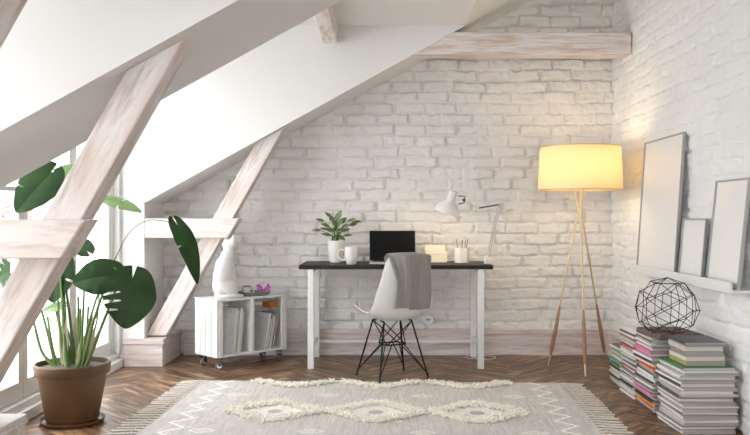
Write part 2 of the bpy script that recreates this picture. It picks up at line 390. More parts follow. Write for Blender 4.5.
# outside: terrace, parapet, flowering shrub
s = MB(); s.bb((-9, -2, -.3), (-2.1, 16, -.05)); tag(s.build('ground', OUT), 'pale terrace outside the window', kind='structure')
s = MB(); s.bb((-4.2, 1, -.05), (-4.05, 15, .42)); tag(s.build('trim_9', OUT), 'low pale parapet outside the window', kind='structure')
t = thing('flowering_shrub', 'blurred red flowering shrub outside the window at far left', 'shrub', (-3.0, 6.35, -.05))
s = MB(); s.tube([(0, 0, 0), (.03, .02, .5), (0, 0, 1.0)], [.03, .025, .02], 8); s.build('trunk', SOIL, t, True)
s = MB(); s2 = MB(); rr = random.Random(5)
for i in range(300):
    p = Vector((rr.gauss(0, .17), rr.gauss(0, .2), 1.15+rr.gauss(0, .14)))
    M = Euler((rr.uniform(0, 6), rr.uniform(0, 6), 0)).to_matrix(); q = [p+M@Vector(v) for v in ((-.03, 0, 0), (0, -.015, .006), (.03, 0, 0), (0, .015, .006))]
    (s if i % 2 else s2).add(q, [(0, 1, 2, 3)])
s.build('foliage', GREEN_OUT, t); s2.build('blossom', RED_OUT, t)

# ------------------------------------------------------------ timber roof trusses
def truss(loc_y, label, tie, ce=0):
    y = loc_y
    t = thing('roof_truss', label, 'roof beam', (X_KNEE, y, 0))
    # diagonal strut: right edge passes (-.755, 1.755) at 60.5 degrees
    xr = lambda z: -.755-(1.755-z)/1.767; wd = .150; e = .006
    zb = .215
    def xl(z): return xr(z)-wd
    # where each edge meets the roof
    def meet(f):
        lo, hi = .5, 3.
        for _ in range(50):
            m_ = (lo+hi)/2
            if m_ < zroof(f(m_)): lo = m_
            else: hi = m_
        return lo-.001
    zl, zr = meet(xl), meet(xr)
    s = MB(); s.prism([(xl(zb), zb), (xr(zb), zb), (xr(zr), zr), (xl(zl), zl)], y+.07, y+.20); s.build('diagonal_strut', W_STRUT, t, bevel=.007, world=True)
    s = MB(); s.prism([(X_KNEE+.002, .943), (-1.16+ce, .943), (-1.072+ce, 1.087), (X_KNEE+.002, 1.087)], y, y+.15); s.build('collar_beam', W_X, t, bevel=.008, world=True)
    if tie:
        s = MB(); z0, z1 = 2.293, 2.457
        s.prism([((z0-Z_KNEE)/K+X_KNEE+.002, z0), (X_R+.004, z0), (X_R+.004, z1), ((z1-Z_KNEE)/K+X_KNEE+.002, z1)], y-.01, y+.16); s.build('tie_beam', W_TIE, t, bevel=.010, world=True)
    return t
truss(5.955, 'whitewashed roof truss against the brick back wall, behind the crate', True)
truss(2.955, 'large whitewashed roof truss in front of the potted monstera', False, -.022)
truss(1.71, 'brown shaded roof beam at the top left corner, nearest the viewer', False)
s = MB(); s.bb((-.455, 3.652, 2.372), (-.347, 5.954, Z_DORM-.002))
tag(s.build('ceiling_purlin', W_Y, bevel=.01), 'short whitewashed purlin running under the dormer ceiling, seen above centre', 'roof beam')

# ------------------------------------------------------------ skirting
def skirt_profile(s, x0, x1, yb):             # along the back wall
    s.bb((x0, yb, 0), (x1, D_BACK+.01, .165)); s.bb((x0, yb-.012, .165), (x1, D_BACK+.01, .178)); s.bb((x0, yb-.005, .178), (x1, D_BACK+.01, .205))
s = MB(); skirt_profile(s, -1.6, X_R-.03, 6.43); tag(s.build('baseboard_back', W_BASE, bevel=.003), 'pinkish washed wood skirting along the back wall', kind='structure')
s = MB(); s.bb((X_R-.04, 4.9, 0), (X_R+.01, 6.43, .165)); s.bb((X_R-.052, 4.9, .165), (X_R+.01, 6.418, .178)); s.bb((X_R-.045, 4.9, .178), (X_R+.01, 6.425, .205))
tag(s.build('baseboard_right', W_BASEY, bevel=.003), 'washed wood skirting along the right wall', kind='structure')
for k, (a, b) in enumerate(((5.93, 6.46), (2.90, 3.675))):
    s = MB(); s.bb((-1.915, a, 0), (-1.628, b, .165)); s.bb((-1.915, a-.012, .165), (-1.616, b, .180)); s.bb((-1.915, a-.006, .180), (-1.622, b, .205))
    tag(s.build('trim_%d' % (k+1), W_BASE, bevel=.004), ('washed wood plinth under the far beam', 'washed wood plinth under the near beam')[k], kind='structure')

# ------------------------------------------------------------ rug
RUG_W, RUG_D, RUG_A = 2.345, 1.68, math.radians(-2.0)
rug = thing('area_rug', 'light grey woven rug with cream tufted diamonds and fringed ends', 'rug', (-1.202, 5.40, 0), RUG_A)
def tufts_paths():
    out = []
    for c in (.615, 1.18, 1.745):
        for dx, v0 in ((1, .84),):
            q = [(c-.262, .84), (c, .84-.225), (c+.262, .84), (c, .84+.225), (c-.262, .84)]
            out += list(zip(q[:-1], q[1:]))
        out += [((c-.26, .02), (c, .2)), ((c, .2), (c+.26, .02)), ((c-.26, 1.66), (c, 1.48)), ((c, 1.48), (c+.26, 1.66))]
    return out
def build_rug():
    nx, ny = 520, 330
    U, V = np.meshgrid(np.linspace(0, RUG_W, nx), np.linspace(0, RUG_D, ny), indexing='ij')
    base = np.array(srgb(206, 202, 197)); cream = np.array(srgb(250, 246, 240)); grey = np.array(srgb(176, 174, 172))
    n = vnoise(U*130, V*12, 5)+.6*vnoise(U*260, V*30, 6)
    C = base[None, None, :]*(1+.26*n[..., None])
    def paint(mask, col, k=1.0):
        mask = np.clip(mask, 0, 1)[..., None]*k; nonlocal C; C = C*(1-mask)+col*mask
    for side in (0, 1):
        x = U if side == 0 else RUG_W-U
        tri = np.abs(((V/.20) % 1)-.5)*2
        paint((np.abs(x-(.10+.10*tri)) < .012).astype(float), cream, 1)
        paint((np.abs(x-(.135+.10*tri)) < .005).astype(float), cream, .5)
        paint((np.abs(x-.30-.03*np.sin(V*60)) < .004).astype(float), cream, .4)
        paint((x < .012).astype(float), grey, .5)
    for (cu, cv) in [(c, v) for c in (.31, .87, 1.44, 2.0) for v in (.42, 1.26)]:
        d = np.abs(U-cu)/.075+np.abs(V-cv)/.055
        paint(((d < 1) & (d > .72)).astype(float), cream, .8); paint(((d < .45) & (d > .2)).astype(float), cream, .6)
    for c in (.615, 1.18, 1.745):
        d = np.abs(U-c)/.27+np.abs(V-.84)/.22
        paint(((d < .85)).astype(float), cream, .75)
        d2 = np.sqrt(((U-c)/.042)**2+((V-.84)/.045)**2); paint((d2 < 1).astype(float), grey, .9)
    for (a, b) in tufts_paths():
        a, b = np.array(a), np.array(b); d = b-a; L = np.hypot(*d); tt = np.clip(((U-a[0])*d[0]+(V-a[1])*d[1])/L**2, 0, 1)
        dist = np.hypot(U-a[0]-tt*d[0], V-a[1]-tt*d[1]); paint((dist < .032).astype(float), cream*.8, 1)
    Z = .008+.0015*n+.001*vnoise(U*60, V*60, 9)
    vs = np.stack([U, -V, Z], -1).reshape(-1, 3); idx = np.arange(nx*ny).reshape(nx, ny)
    q = np.stack([idx[:-1, :-1], idx[:-1, 1:], idx[1:, 1:], idx[1:, :-1]], -1).reshape(-1, 4)
    me = bpy.data.meshes.new('woven_field'); vl = vs.tolist(); k = len(vl); fl = q.tolist()
    vl += [[0, 0, .001], [0, -RUG_D, .001], [RUG_W, -RUG_D, .001], [RUG_W, 0, .001]]
    e = [idx[0, 0], idx[0, -1], idx[-1, -1], idx[-1, 0]]
    for i in range(4): fl.append([int(e[i]), int(e[(i+1) % 4]), k+(i+1) % 4, k+i])
    fl.append([k+3, k+2, k+1, k])
    me.from_pydata(vl, [], fl); ca = me.color_attributes.new('weave', 'FLOAT_COLOR', 'POINT')
    cc = np.concatenate([np.concatenate([C.reshape(-1, 3), np.ones((nx*ny, 1))], 1), np.tile([*base, 1], (4, 1))]); ca.data.foreach_set('color', cc.ravel())
    me.polygons.foreach_set('use_smooth', [i < len(q) for i in range(len(me.polygons))])
    for i in range(len(fl)-5): pass
    me.materials.append(attr_mat('rug_weave', 'weave', .95, bump=.3, bscale=300))
    o = bpy.data.objects.new('woven_field', me); COL.objects.link(o); o.parent = rug
    rr = random.Random(9); s = MB()
    for (a, b) in tufts_paths():
        a, b = Vector(a), Vector(b); L = (b-a).length; dn = (b-a)/L; pn = Vector((-dn.y, dn.x))
        for i in range(int(L*900)):
            p = a+dn*rr.uniform(0, L)+pn*rr.gauss(0, .021); h = rr.uniform(.008, .024)
            tip = Vector((p.x+rr.gauss(0, .016), -(p.y+rr.gauss(0, .016)), .008+h)); r0 = rr.uniform(.003, .005)
            base_ = Vector((p.x, -p.y, .007)); mid = (base_+tip)/2+Vector((rr.gauss(0, .003), rr.gauss(0, .003), .004))
            s.tube([base_, mid, tip], [r0*.8, r0, r0*.5], 5, True)
    tf = s.build('tufted_pattern', CREAM, rug, True, angle=180); tf['kind'] = 'stuff'; tf['label'] = 'raised shaggy cream wool diamonds'
    for side in (0, 1):
        s = MB(); n = 31
        for i in range(n):
            v = (i+.5)/n*RUG_D; x0 = 0 if side == 0 else RUG_W; sg = -1 if side == 0 else 1; dy = rr.gauss(0, .005)
            s.ball((x0+sg*.028, -v, .010), .008, 8, 5)
            for a in (-.006, -.002, .002, .006):
                l = .145+rr.uniform(-.015, .012)
                s.tube([(x0-sg*.01, -v+a, .009), (x0+sg*.028, -v+a*.3, .010), (x0+sg*l*.6, -v+dy*.6+a*.9, .007), (x0+sg*l, -v+dy+a*1.1+rr.gauss(0, .002), .006)], [.0035, .0042, .0042, .0036], 5)
        f = s.build('fringe', FRINGE, rug, True); f['label'] = 'knotted cream fringe at the %s end' % ('left', 'right')[side]
build_rug()

# ------------------------------------------------------------ desk
DX0, DX1, DY0, DY1 = -.622, .781, 5.84, 6.40
dk = thing('writing_desk', 'long desk with black top and white metal legs against the brick wall', 'desk', ((DX0+DX1)/2, (DY0+DY1)/2, 0))
s = MB(); s.bb((DX0, DY0, .72), (DX1, DY1, .75)); s.build('desk_top', BLACK, dk, bevel=.003, world=True)
for x in (-.537, .694):
    for y in (DY0+.03, DY1-.03):
        s = MB(); s.bb((x-.022, y-.022, 0), (x+.022, y+.022, .72)); s.build('leg', WHITEM, dk, bevel=.002, world=True)
    for za, zb_ in ((.14, .162), (.695, .72)):
        s = MB(); s.bb((x-.012, DY0+.052, za), (x+.012, DY1-.052, zb_)); s.build('side_rail', WHITEM, dk, world=True)
s = MB(); s.bb((-.515, DY1-.04, .112), (.672, DY1-.02, .132)); s.build('back_rail', WHITEM, dk, world=True)

# ------------------------------------------------------------ laptop
lp = thing('laptop', 'open laptop with black screen in the middle of the desk', 'laptop', (.057, 6.08, .7505))
s = MB(); s.bb((-.172, -.13, 0), (.172, .105, .014)); s.build('base', mat('aluminium', srgb(206, 204, 200), .35, metal=.5), lp, bevel=.004)
s = MB(); s.bb((-.15, -.03, .014), (.15, .08, .016)); s.build('keyboard', WIRE, lp)
tilt = Matrix.Rotation(math.radians(-14), 3, 'X')
s = MB(); s.box(Vector((0, .105, .014))+tilt@Vector((0, 0, .118)), (.352, .007, .234), tilt); lid = s.build('screen_lid', STEEL, lp, bevel=.003)
s = MB(); s.box(Vector((0, .105, .014))+tilt@Vector((0, -.0042, .118)), (.347, .0012, .228), tilt); s.build('display', mat('dark_display', (.004, .004, .005), .5, spec=.15), lid)

# ------------------------------------------------------------ mug, herb, box, pencil holder
mg = thing('mug', 'cream white mug beside the plant pot on the desk', 'mug', (*P(351.4, 264, 5.95)[:2], .7505))
s = MB(); s.lathe([(.001, .002), (.032, 0), (.036, .004), (.047, .05), (.051, .124), (.0515, .13), (.048, .13), (.044, .05), (.033, .01), (.001, .008)], n=40); s.build('cup', GLOSSW, mg, True)
s = MB(); s.tube(catmull([(-.047, 0, .105), (-.085, 0, .105), (-.098, 0, .07), (-.08, 0, .035), (-.043, 0, .032)], 8), .006, 8); s.build('handle', GLOSSW, mg, True)

def smooth_(x): x = max(0., min(1., x)); return x*x*(3-2*x)
def leaf_mesh(s, base, tip, nrm, W, notches=(), lobes=False, droop=.15, fold=.12, rows=22, cols=5, mi=0):
    base, tip = Vector(base), Vector(tip); yv = tip-base; L = yv.length; yv.normalize(); nv = Vector(nrm); nv = (nv-yv*nv.dot(yv)).normalized(); xv = yv.cross(nv)
    for side in (-1, 1):
        vs = []
        for i in range(rows+1):
            t = i/rows
            if lobes:
                yy = -.20+1.2*t; w_ = W*(math.sin(math.pi*min(1, t**.72)) ** .62 if 0 < t < 1 else .0)
                x0 = max(0, .09*W*(1-t/.2)) if t < .2 else 0
            else:
                yy = t; w_ = W*(math.sin(math.pi*t**.85)**.8 if 0 < t < 1 else 0); x0 = 0
            for (tc, tw, k, sd) in notches:
                if sd in (0, side) and abs(t-tc) < tw*1.15: w_ *= 1-(1-k)*max(0, 1-((t-tc)/(tw*1.15))**2)**.4
            for j in range(cols+1):
                f = j/cols; x = x0+(max(w_, x0+1e-4)-x0)*f
                yl = yy*L+(.42*x*(1-t)*smooth_(t/.3) if lobes else -.09*x)
                z = -droop*L*max(0, yy)**2+fold*x-.6*fold*x*x/W*1.6+.015*W*math.sin(9*t*math.pi)*f
                vs.append(base+yv*yl+xv*(side*x)+nv*z)
        c = cols+1
        fs = [(i*c+j, i*c+j+1, (i+1)*c+j+1, (i+1)*c+j) if side > 0 else (i*c+j, (i+1)*c+j, (i+1)*c+j+1, i*c+j+1) for i in range(rows) for j in range(cols)]
        s.add(vs, fs, mi)

hp = P(336.2, 262, 6.19)
hb = thing('potted_herb', 'small leafy green plant in a white pot on the left of the desk', 'potted plant', (hp.x, 6.19, .7505))
s = MB(); s.lathe([(.001, .002), (.045, 0), (.05, .004), (.062, .09), (.067, .16), (.0675, .168), (.063, .168), (.060, .15), (.001, .15)], n=36); s.build('pot', GLOSSW, hb, True)
rr = random.Random(21)
s = MB(); st = MB()
pts = [(312, 228, 0), (316, 217, 0), (322, 222, -.05), (326, 211, 0), (330, 215, .05), (334, 224, -.06), (338, 212, 0), (341, 219, -.05), (346, 216, .05), (349, 227, -.04), (361, 219, .0), (357, 222, .03), (352, 233, -.04), (345, 238, -.06), (338, 231, -.07), (329, 233, -.06), (322, 232, -.03), (326, 226, .05), (334, 218, .07), (343, 226, .07), (331, 239, -.07), (347, 223, -.05), (320, 226, .04), (336, 236, .05), (340, 206+4, -.04), (355, 217, -.05)]
for (px, py, dd) in pts:
    tip = P(px, py, 6.19+dd)-Vector((hp.x, 6.19, .7505)); root = Vector((rr.uniform(-.02, .02), rr.uniform(-.02, .02), .15))
    mid = Vector((tip.x*.35, tip.y*.5, max(.2, tip.z*.75+.03)))
    d = (tip-mid); b = tip-d.normalized()*rr.uniform(.058, .082)
    st.tube(catmull([root, (root+mid)/2+Vector((0, 0, .02)), b], 4), .0022, 5)
    leaf_mesh(s, b, tip, (rr.uniform(-.4, .4), -.6, 1), rr.uniform(.018, .026), droop=.3, fold=.3, rows=8, cols=2)
s.build('foliage', HERB, hb, True, angle=180); st.build('stem', STEM, hb, True)

def gold_box_mat():
    m = mat('gold_patterned_card', srgb(240, 232, 214), .5); nt = m.node_tree; N = nt.nodes.new; L = nt.links.new
    tc = N('ShaderNodeTexCoord'); mp = N('ShaderNodeMapping'); mp.inputs['Rotation'].default_value = (0, math.radians(45), 0); mp.inputs['Scale'].default_value = (46, 46, 46)
    L(tc.outputs['Object'], mp.inputs[0]); sx = N('ShaderNodeSeparateXYZ'); L(mp.outputs[0], sx.inputs[0])
    outs = []
    for ax in ('X', 'Z'):
        f = N('ShaderNodeMath'); f.operation = 'FRACT'; L(sx.outputs[ax], f.inputs[0]); g = N('ShaderNodeMath'); g.operation = 'LESS_THAN'; g.inputs[1].default_value = .16; L(f.outputs[0], g.inputs[0]); outs.append(g)
    mxm = N('ShaderNodeMath'); mxm.operation = 'MAXIMUM'; L(outs[0].outputs[0], mxm.inputs[0]); L(outs[1].outputs[0], mxm.inputs[1])
    mx = N('ShaderNodeMix'); mx.data_type = 'RGBA'; L(mxm.outputs[0], mx.inputs[0]); mx.inputs[6].default_value = (*srgb(242, 234, 216), 1); mx.inputs[7].default_value = (*srgb(222, 206, 168), 1)
    L(mx.outputs[2], nt.nodes['Principled BSDF'].inputs['Base Color']); return m
GB = gold_box_mat()
bp = P(437, 262, 6.25)
bx = thing('storage_box', 'small cream box with gold lattice pattern on the desk', 'box', (bp.x, 6.23, .7505), math.radians(-4))
s = MB(); s.bb((-.088, -.06, 0), (.075, .06, .088)); s.build('box_body', GB, bx, bevel=.002)
s = MB(); s.bb((-.091, -.063, .062), (.06, .063, .128)); s.build('lid', GB, bx, bevel=.002)
pp = P(461.8, 262, 6.18)
ph = thing('pencil_holder', 'white hexagonal pencil holder on the right of the desk', 'pencil holder', (pp.x, 6.18, .7505))
hexo = [(math.cos(math.radians(60*i+8))*.056, math.sin(math.radians(60*i+8))*.056) for i in range(6)]
hexi = [(x*.88, y*.88) for x, y in hexo]
s = MB(); vs = [(x, y, 0) for x, y in hexo]+[(x, y, .112) for x, y in hexo]+[(x, y, .112) for x, y in hexi]+[(x, y, .01) for x, y in hexi]
fs = [tuple(range(5, -1, -1)), tuple(range(18, 24))]+[(a*6+i, a*6+(i+1) % 6, (a+1)*6+(i+1) % 6, (a+1)*6+i) for a in range(3) for i in range(6)]
s.add(vs, fs).build('cup', mat('white_ceramic', (.8, .79, .77), .4), ph)
gp = 'pencils standing in the holder'
for i, (dx, dy, tx, h) in enumerate(((-.022, .01, -.018, .168), (-.008, -.012, .012, .160), (.008, .014, -.006, .158), (.024, .004, .022, .172), (.018, -.016, .008, .155))):
    q = Vector((ph.location.x+dx, ph.location.y+dy, .762)); s = MB(); d = Vector((tx, 0, h))
    o = thing('pencil', 'thin brown pencil standing in the white hexagonal holder', 'pencil', q, group=gp)
    s.tube([(0, 0, 0), d*.9], .0035, 6); s.build('shaft', PEN, o); s = MB(); s.tube([d*.9, d], [.0035, .0008], 6); s.build('point', WIRE, o)

# ------------------------------------------------------------ desk lamp
ARMM = mat('shaded_white_metal', (.5, .5, .49), .35, metal=.3)  # white lamp arm, its faint grey shading put into the base colour
lb = P(487.3, 262, 6.02)
dl = thing('desk_lamp', 'white jointed desk lamp clamped to the right end of the desk', 'desk lamp', (lb.x, 6.02, .751))
O = dl.location
def q_(px, py, D): return P(px, py, D)-O
s = MB(); s.bb((-.022, -.03, -.001), (.022, .03, .038)); s.bb((-.018, -.02, .036), (.018, .02, .05)); s.build('clamp', WHITEM, dl, bevel=.003)
el = q_(499.3, 204.5, 6.02)
s = MB(); s.tube([(-.004, 0, .045), el+Vector((-.006, 0, 0))], .0045, 8); s.tube([(.010, 0, .045), el+Vector((.008, 0, 0))], .0045, 8); s.ball(el, .011, 12, 8); s.ball((.003, 0, .05), .013, 12, 8)
s.build('lower_arm', ARMM, dl, True)
j2 = q_(479, 208, 6.0); hd = q_(464, 200, 5.97)
s = MB(); s.tube([el, j2], .0055, 8); a = s.build('upper_arm', STEEL, dl, True); a['label'] = 'dark grey upper arm'
s = MB(); s.tube([j2, hd], .0045, 8); s.build('extension_arm', WHITEM, dl, True)
s = MB(); s.tube([hd+Vector((-.045, 0, .03)), hd+Vector((.008, 0, .026)), hd+Vector((0, 0, -.02)), hd+Vector((-.04, 0, -.03))], .005, 8); s.ball(hd, .012, 12, 8); s.build('bracket', STEEL, dl, True)
Ms = Matrix.Rotation(math.radians(17), 3, 'Y') @ Matrix.Rotation(math.radians(10), 3, 'X')
hc = q_(446.8, 212, 5.97)
s = MB(); prof = [(.094, 0), (.090, .02), (.078, .045), (.056, .068), (.034, .084), (.030, .10), (.0295, .15), (.026, .163), (.001, .168)]
s.lathe([(r, z) for r, z in prof]+[(r*.93, z-.004) for r, z in prof[::-1][1:]], hc, 36, Ms); s.build('lamp_shade', WHITEM, dl, True)
s = MB(); s.ball(hc+Ms@Vector((0, 0, .045)), .024, 14, 10); bulb = s.build('bulb', mat('warm_bulb', (1, .8, .5), .5), dl, True)
bulb.data.materials[0].node_tree.nodes['Principled BSDF'].inputs['Emission Color'].default_value = (1, .78, .45, 1)
bulb.data.materials[0].node_tree.nodes['Principled BSDF'].inputs['Emission Strength'].default_value = 8
lt = bpy.data.lights.new('desk_lamp_glow', 'POINT'); lt.energy = 2.2; lt.color = (1, .78, .5); lt.shadow_soft_size = .03
lo = bpy.data.objects.new('desk_lamp_glow', lt); COL.objects.link(lo); lo.parent = dl; lo.location = hc+Ms@Vector((0, 0, .005))
s = MB(); cp = [(.02, .05, .02), (.02, .385, -.01), (.02, .40, -.3), (.018, .40, -.55), (.01, .36, -.70), (-.03, .30, -.745), (-.11, .24, -.746), (-.13, .32, -.746), (-.03, .38, -.746), (.06, .34, -.746), (.10, .27, -.746), (.03, .20, -.746), (-.06, .21, -.746)]
s.tube(catmull(cp, 6), .0028, 6); s.build('power_cord', WHITEM, dl, True)

# wall socket
s = MB(); so = P(428, 319, D_BACK); so.y = D_BACK-.04
sk = thing('wall_socket', 'round white wall socket under the desk', 'socket', so)
MX = Matrix.Rotation(math.radians(90), 3, 'X')
s.lathe([(.001, .008), (.022, .008), (.026, .024), (.040, .026), (.044, .016), (.044, -.02)], (0, 0, 0), 28, MX); s.build('cover', WHITEM, sk, True)
s = MB(); s.lathe([(.001, .0095), (.006, .0095)], (-.009, 0, 0), 10, MX); s.lathe([(.001, .0095), (.006, .0095)], (.009, 0, 0), 10, MX); s.build('socket_hole', WIRE, sk)

# ------------------------------------------------------------ chair
ch = thing('shell_chair', 'white moulded shell chair with black wire legs turned to the desk', 'chair', (.049, 5.527, .002), math.atan2(.89, -.45))
prof = catmull([(.235, .418, .17), (.218, .436, .195), (.12, .428, .222), (0, .41, .232), (-.10, .405, .235), (-.165, .425, .235), (-.205, .475, .228), (-.232, .56, .215), (-.25, .66, .188), (-.262, .75, .166), (-.268, .80, .150), (-.270, .828, .125), (-.2705, .842, .085)], 5)
def shell_pt(i, u):
    p = prof[i]; q = (prof[min(i+1, len(prof)-1)]-prof[max(i-1, 0)]); tz = math.atan2(q.z*0+q.y, q.x)   # direction in (f,z)
    nf, nz = -math.sin(tz), math.cos(tz)                            # normal towards the sitter
    if nz < 0 and p.y < .44: nf, nz = -nf, -nz
    if p.y >= .44 and nf < 0: nf, nz = -nf, -nz
    k = min(1, max(0, i/8)); c = (.05*k+.01)*abs(u)**2.4
    return Vector((p.x+nf*c, p.z*u, p.y+nz*c))
s = MB(); nu = 20; n = len(prof)
vs = [shell_pt(i, -1+2*j/nu) for i in range(n) for j in range(nu+1)]
s.add(vs, [(i*(nu+1)+j, i*(nu+1)+j+1, (i+1)*(nu+1)+j+1, (i+1)*(nu+1)+j) for i in range(n-1) for j in range(nu)])
sh = s.build('seat_shell', SHELL, ch, True, angle=180); m = sh.modifiers.new('thick', 'SOLIDIFY'); m.thickness = .007; m.offset = 0
b_ = sh.modifiers.new('bev', 'BEVEL'); b_.width = .0025; b_.segments = 2
r = .0062; feet = {}; ZS = .392
for sf in (1, -1):
    for ss in (1, -1):
        top = Vector((.085*sf, .105*ss, ZS)); foot = Vector((.178*sf, .185*ss, .004)); feet[sf, ss] = (top, foot)
        s = MB(); s.tube([top+Vector((-.05*sf, 0, .004)), top+Vector((-.01*sf, 0, .003)), top, foot], r, 8); s.ball(foot+Vector((0, 0, .003)), .009, 10, 6); s.build('leg', WIRE, ch, True)
s = MB(); ring = {k: Vector((.062*k[0], .07*k[1], .232)) for k in feet}
o4 = [(1, 1), (-1, 1), (-1, -1), (1, -1)]
s.tube([ring[k] for k in o4+[(1, 1)]], .0048, 6)
for k in feet:
    top, foot = feet[k]
    for kk in ((-k[0], k[1]), (k[0], -k[1])):
        s.tube([foot+Vector((0, 0, .03)), ring[kk]*.25+ring[k]*.75, ], .004, 6)
        s.tube([ring[k], feet[kk][0]], .004, 6)
s.build('wire_brace', WIRE, ch, True)

# grey throw over the chair back
th = thing('grey_throw', 'grey wool throw draped over the back of the white chair', 'throw', ch.location, ch.rotation_euler.z)
def back_f(z, u):
    best = min(range(20, n), key=lambda i: abs(prof[i].y-z)); p = shell_pt(best, max(-1, min(1, u/max(prof[best].z, .12)))); return p.x
def throw_sheet(s0, s1, zb, zf, extra, ph):
    vs = []; NS, ZT_ = 26, .858+extra
    path = [('b', z) for z in np.linspace(zb, .835, 22)]+[('t', a) for a in np.linspace(0, math.pi, 7)[1:-1]]+[('f', z) for z in np.linspace(.835, zf, 14)]
    for kind, val in path:
        for j in range(NS+1):
            vv = val if kind != 't' else .84; sd = s0+(.032*smooth_((vv-.66)/.18) if s0 > .05 else 0); sd = sd+(s1-sd)*j/NS; fold = .009*math.sin(j*.42+ph+(val if kind != 't' else .84)*1.5)+.002*math.sin(j*1.1+ph*2)
            wv = .003*math.sin(val*17+j)
            if kind == 'b':
                vs.append(Vector((back_f(val, sd)-.017-extra-max(0, fold+.004)*(1+(.84-val)*2), sd+wv, val)))
            elif kind == 'f': vs.append(Vector((back_f(val, sd)+.017+extra+max(0, fold+.004), sd+wv, val)))
            else:
                c = back_f(.83, sd); top_dz = -.10*max(0, abs(sd)-.07)
                vs.append(Vector((c-math.cos(val)*(.017+extra), sd, .838+math.sin(val)*(.018+extra)+top_dz)))
    c = NS+1; k = len(path)
    return vs, [(i*c+j, (i+1)*c+j, (i+1)*c+j+1, i*c+j+1) for i in range(k-1) for j in range(NS)]
for (s0, s1, zb, zf, ex, ph_) in ((.115, -.03, .50, .62, .008, 0), (.0, -.172, .482, .60, .0, 1.7)):
    s = MB(); s.add(*throw_sheet(s0, s1, zb, zf, ex, ph_)); o = s.build('cloth_fold', CLOTH, th, True, angle=180)
    m = o.modifiers.new('thick', 'SOLIDIFY'); m.thickness = .005; m.offset = 0; m = o.modifiers.new('sub', 'SUBSURF'); m.levels = m.render_levels = 1

# ------------------------------------------------------------ floor lamp
FX, FY = 1.414, 5.87
fl = thing('floor_lamp', 'tripod floor lamp with glowing yellow drum shade and brass legs', 'floor lamp', (FX, FY, 0))
s = MB()
zb, zt = 1.293, 1.602
s.lathe([(.302, zb), (.300, zb+.004), (.288, zt-.004), (.288, zt)], n=64); o = s.build('lamp_shade', SHADE, fl, True); m = o.modifiers.new('t', 'SOLIDIFY'); m.thickness = .003
s = MB(); tr = lambda rr_, z: [(rr_*math.cos(a), rr_*math.sin(a), z) for a in [2*math.pi*i/48 for i in range(49)]]
s.tube(tr(.3025, zb), .004, 6, False); s.tube(tr(.2885, zt), .004, 6, False)
for i in range(3):
    a = math.radians(30+120*i); s.tube([(.29*math.cos(a), .29*math.sin(a), zt-.03), (.02*math.cos(a), .02*math.sin(a), zt-.06)], .003, 6)
s.build('shade_ring', BRASS, fl, True)
ft = [(-.214, .08), (-.04, -.32), (.254, .24)]
for i, (x, y) in enumerate(ft):
    f = Vector((x, y, .0)); a0 = math.atan2(y, x); c0 = Vector((.013*math.cos(a0), .013*math.sin(a0), 1.15)); dd = (c0-f); top = Vector((.05*math.cos(a0), .05*math.sin(a0), 1.37))
    g = lambda t: f+dd*t
    s = MB(); s.tube([g(.10), g(.6), c0, top], [.006, .0065, .006, .005], 10); s.tube([g(0)+Vector((0, 0, .006)), g(.10)], [.006, .008], 10); lg = s.build('leg', BRASS, fl, True)
    s = MB(); tt = [.075, .10, .16, .25, .34, .39]; rs = [.009, .013, .0155, .0145, .010, .007]; s.tube([g(t_) for t_ in tt], rs, 12); w_ = s.build('wooden_sleeve', WALNUT, lg, True)
s = MB(); s.lathe([(.001, 1.143), (.019, 1.143), (.019, 1.160), (.001, 1.160)], n=20); s.lathe([(.005, 1.16), (.005, 1.37), (.055, 1.37), (.055, 1.375), (.02, 1.376), (.02, 1.42), (.001, 1.42)], n=16); s.build('hub', BRASS, fl, True)
s = MB(); s.ball((0, 0, 1.465), .045, 16, 12); b2 = s.build('bulb', mat('lit_bulb', (1, .85, .6), .5), fl, True)
nb = b2.data.materials[0].node_tree.nodes['Principled BSDF']; nb.inputs['Emission Color'].default_value = (1, .8, .48, 1); nb.inputs['Emission Strength'].default_value = 20
b2.visible_shadow = True
for k, (z_, e_) in enumerate(((1.46, 2.3), (1.40, 1.8))):
    lt = bpy.data.lights.new('floor_lamp_glow', 'POINT'); lt.energy = e_; lt.color = (1, .76, .48); lt.shadow_soft_size = .09
    lo = bpy.data.objects.new('floor_lamp_glow', lt); COL.objects.link(lo); lo.parent = fl; lo.location = (.055*(1-2*k), -.055, z_)

# ------------------------------------------------------------ crate on casters and what it holds
ca_ = math.atan2(.69, .724); CR = thing('storage_crate', 'white wooden crate on casters beside the desk, its open side to the right', 'crate', (-1.192, 5.75, 0), ca_)
LX, LY, Z0, Z1 = .615, .308, .092, .507
for k, x in enumerate((0, LX-.018)):
    s = MB()
    for j in range(4):
        s.bb((x, .004+j*(LY/4), Z0), (x+.018, (j+1)*(LY/4)-.004, Z1-.014))
    s.build('end_panel', CRATE, CR, bevel=.003)
s = MB(); s.bb((.0, 0, Z1-.014), (LX, LY, Z1)); s.build('top_board', CRATE, CR, bevel=.003)
s = MB(); s.bb((.018, 0, Z0), (LX-.018, LY, Z0+.016)); s.build('bottom_board', CRATE, CR, bevel=.003)
for xa in (.0182, LX-.05):
    s = MB(); s.bb((xa, 0, Z0+.016), (xa+.0318, .018, Z1-.014)); s.build('front_post', CRATE, CR, bevel=.003)
s = MB()
for j in range(6): s.bb((.018, LY-.014, Z0+.02+j*.064), (LX-.018, LY, Z0+.062+j*.064))
s.build('back_slats', CRATE, CR, bevel=.002)
s = MB(); s.bb((.292, .0, Z0+.016), (.318, LY-.014, Z1-.014)); s.build('divider', CRATE, CR, bevel=.003)
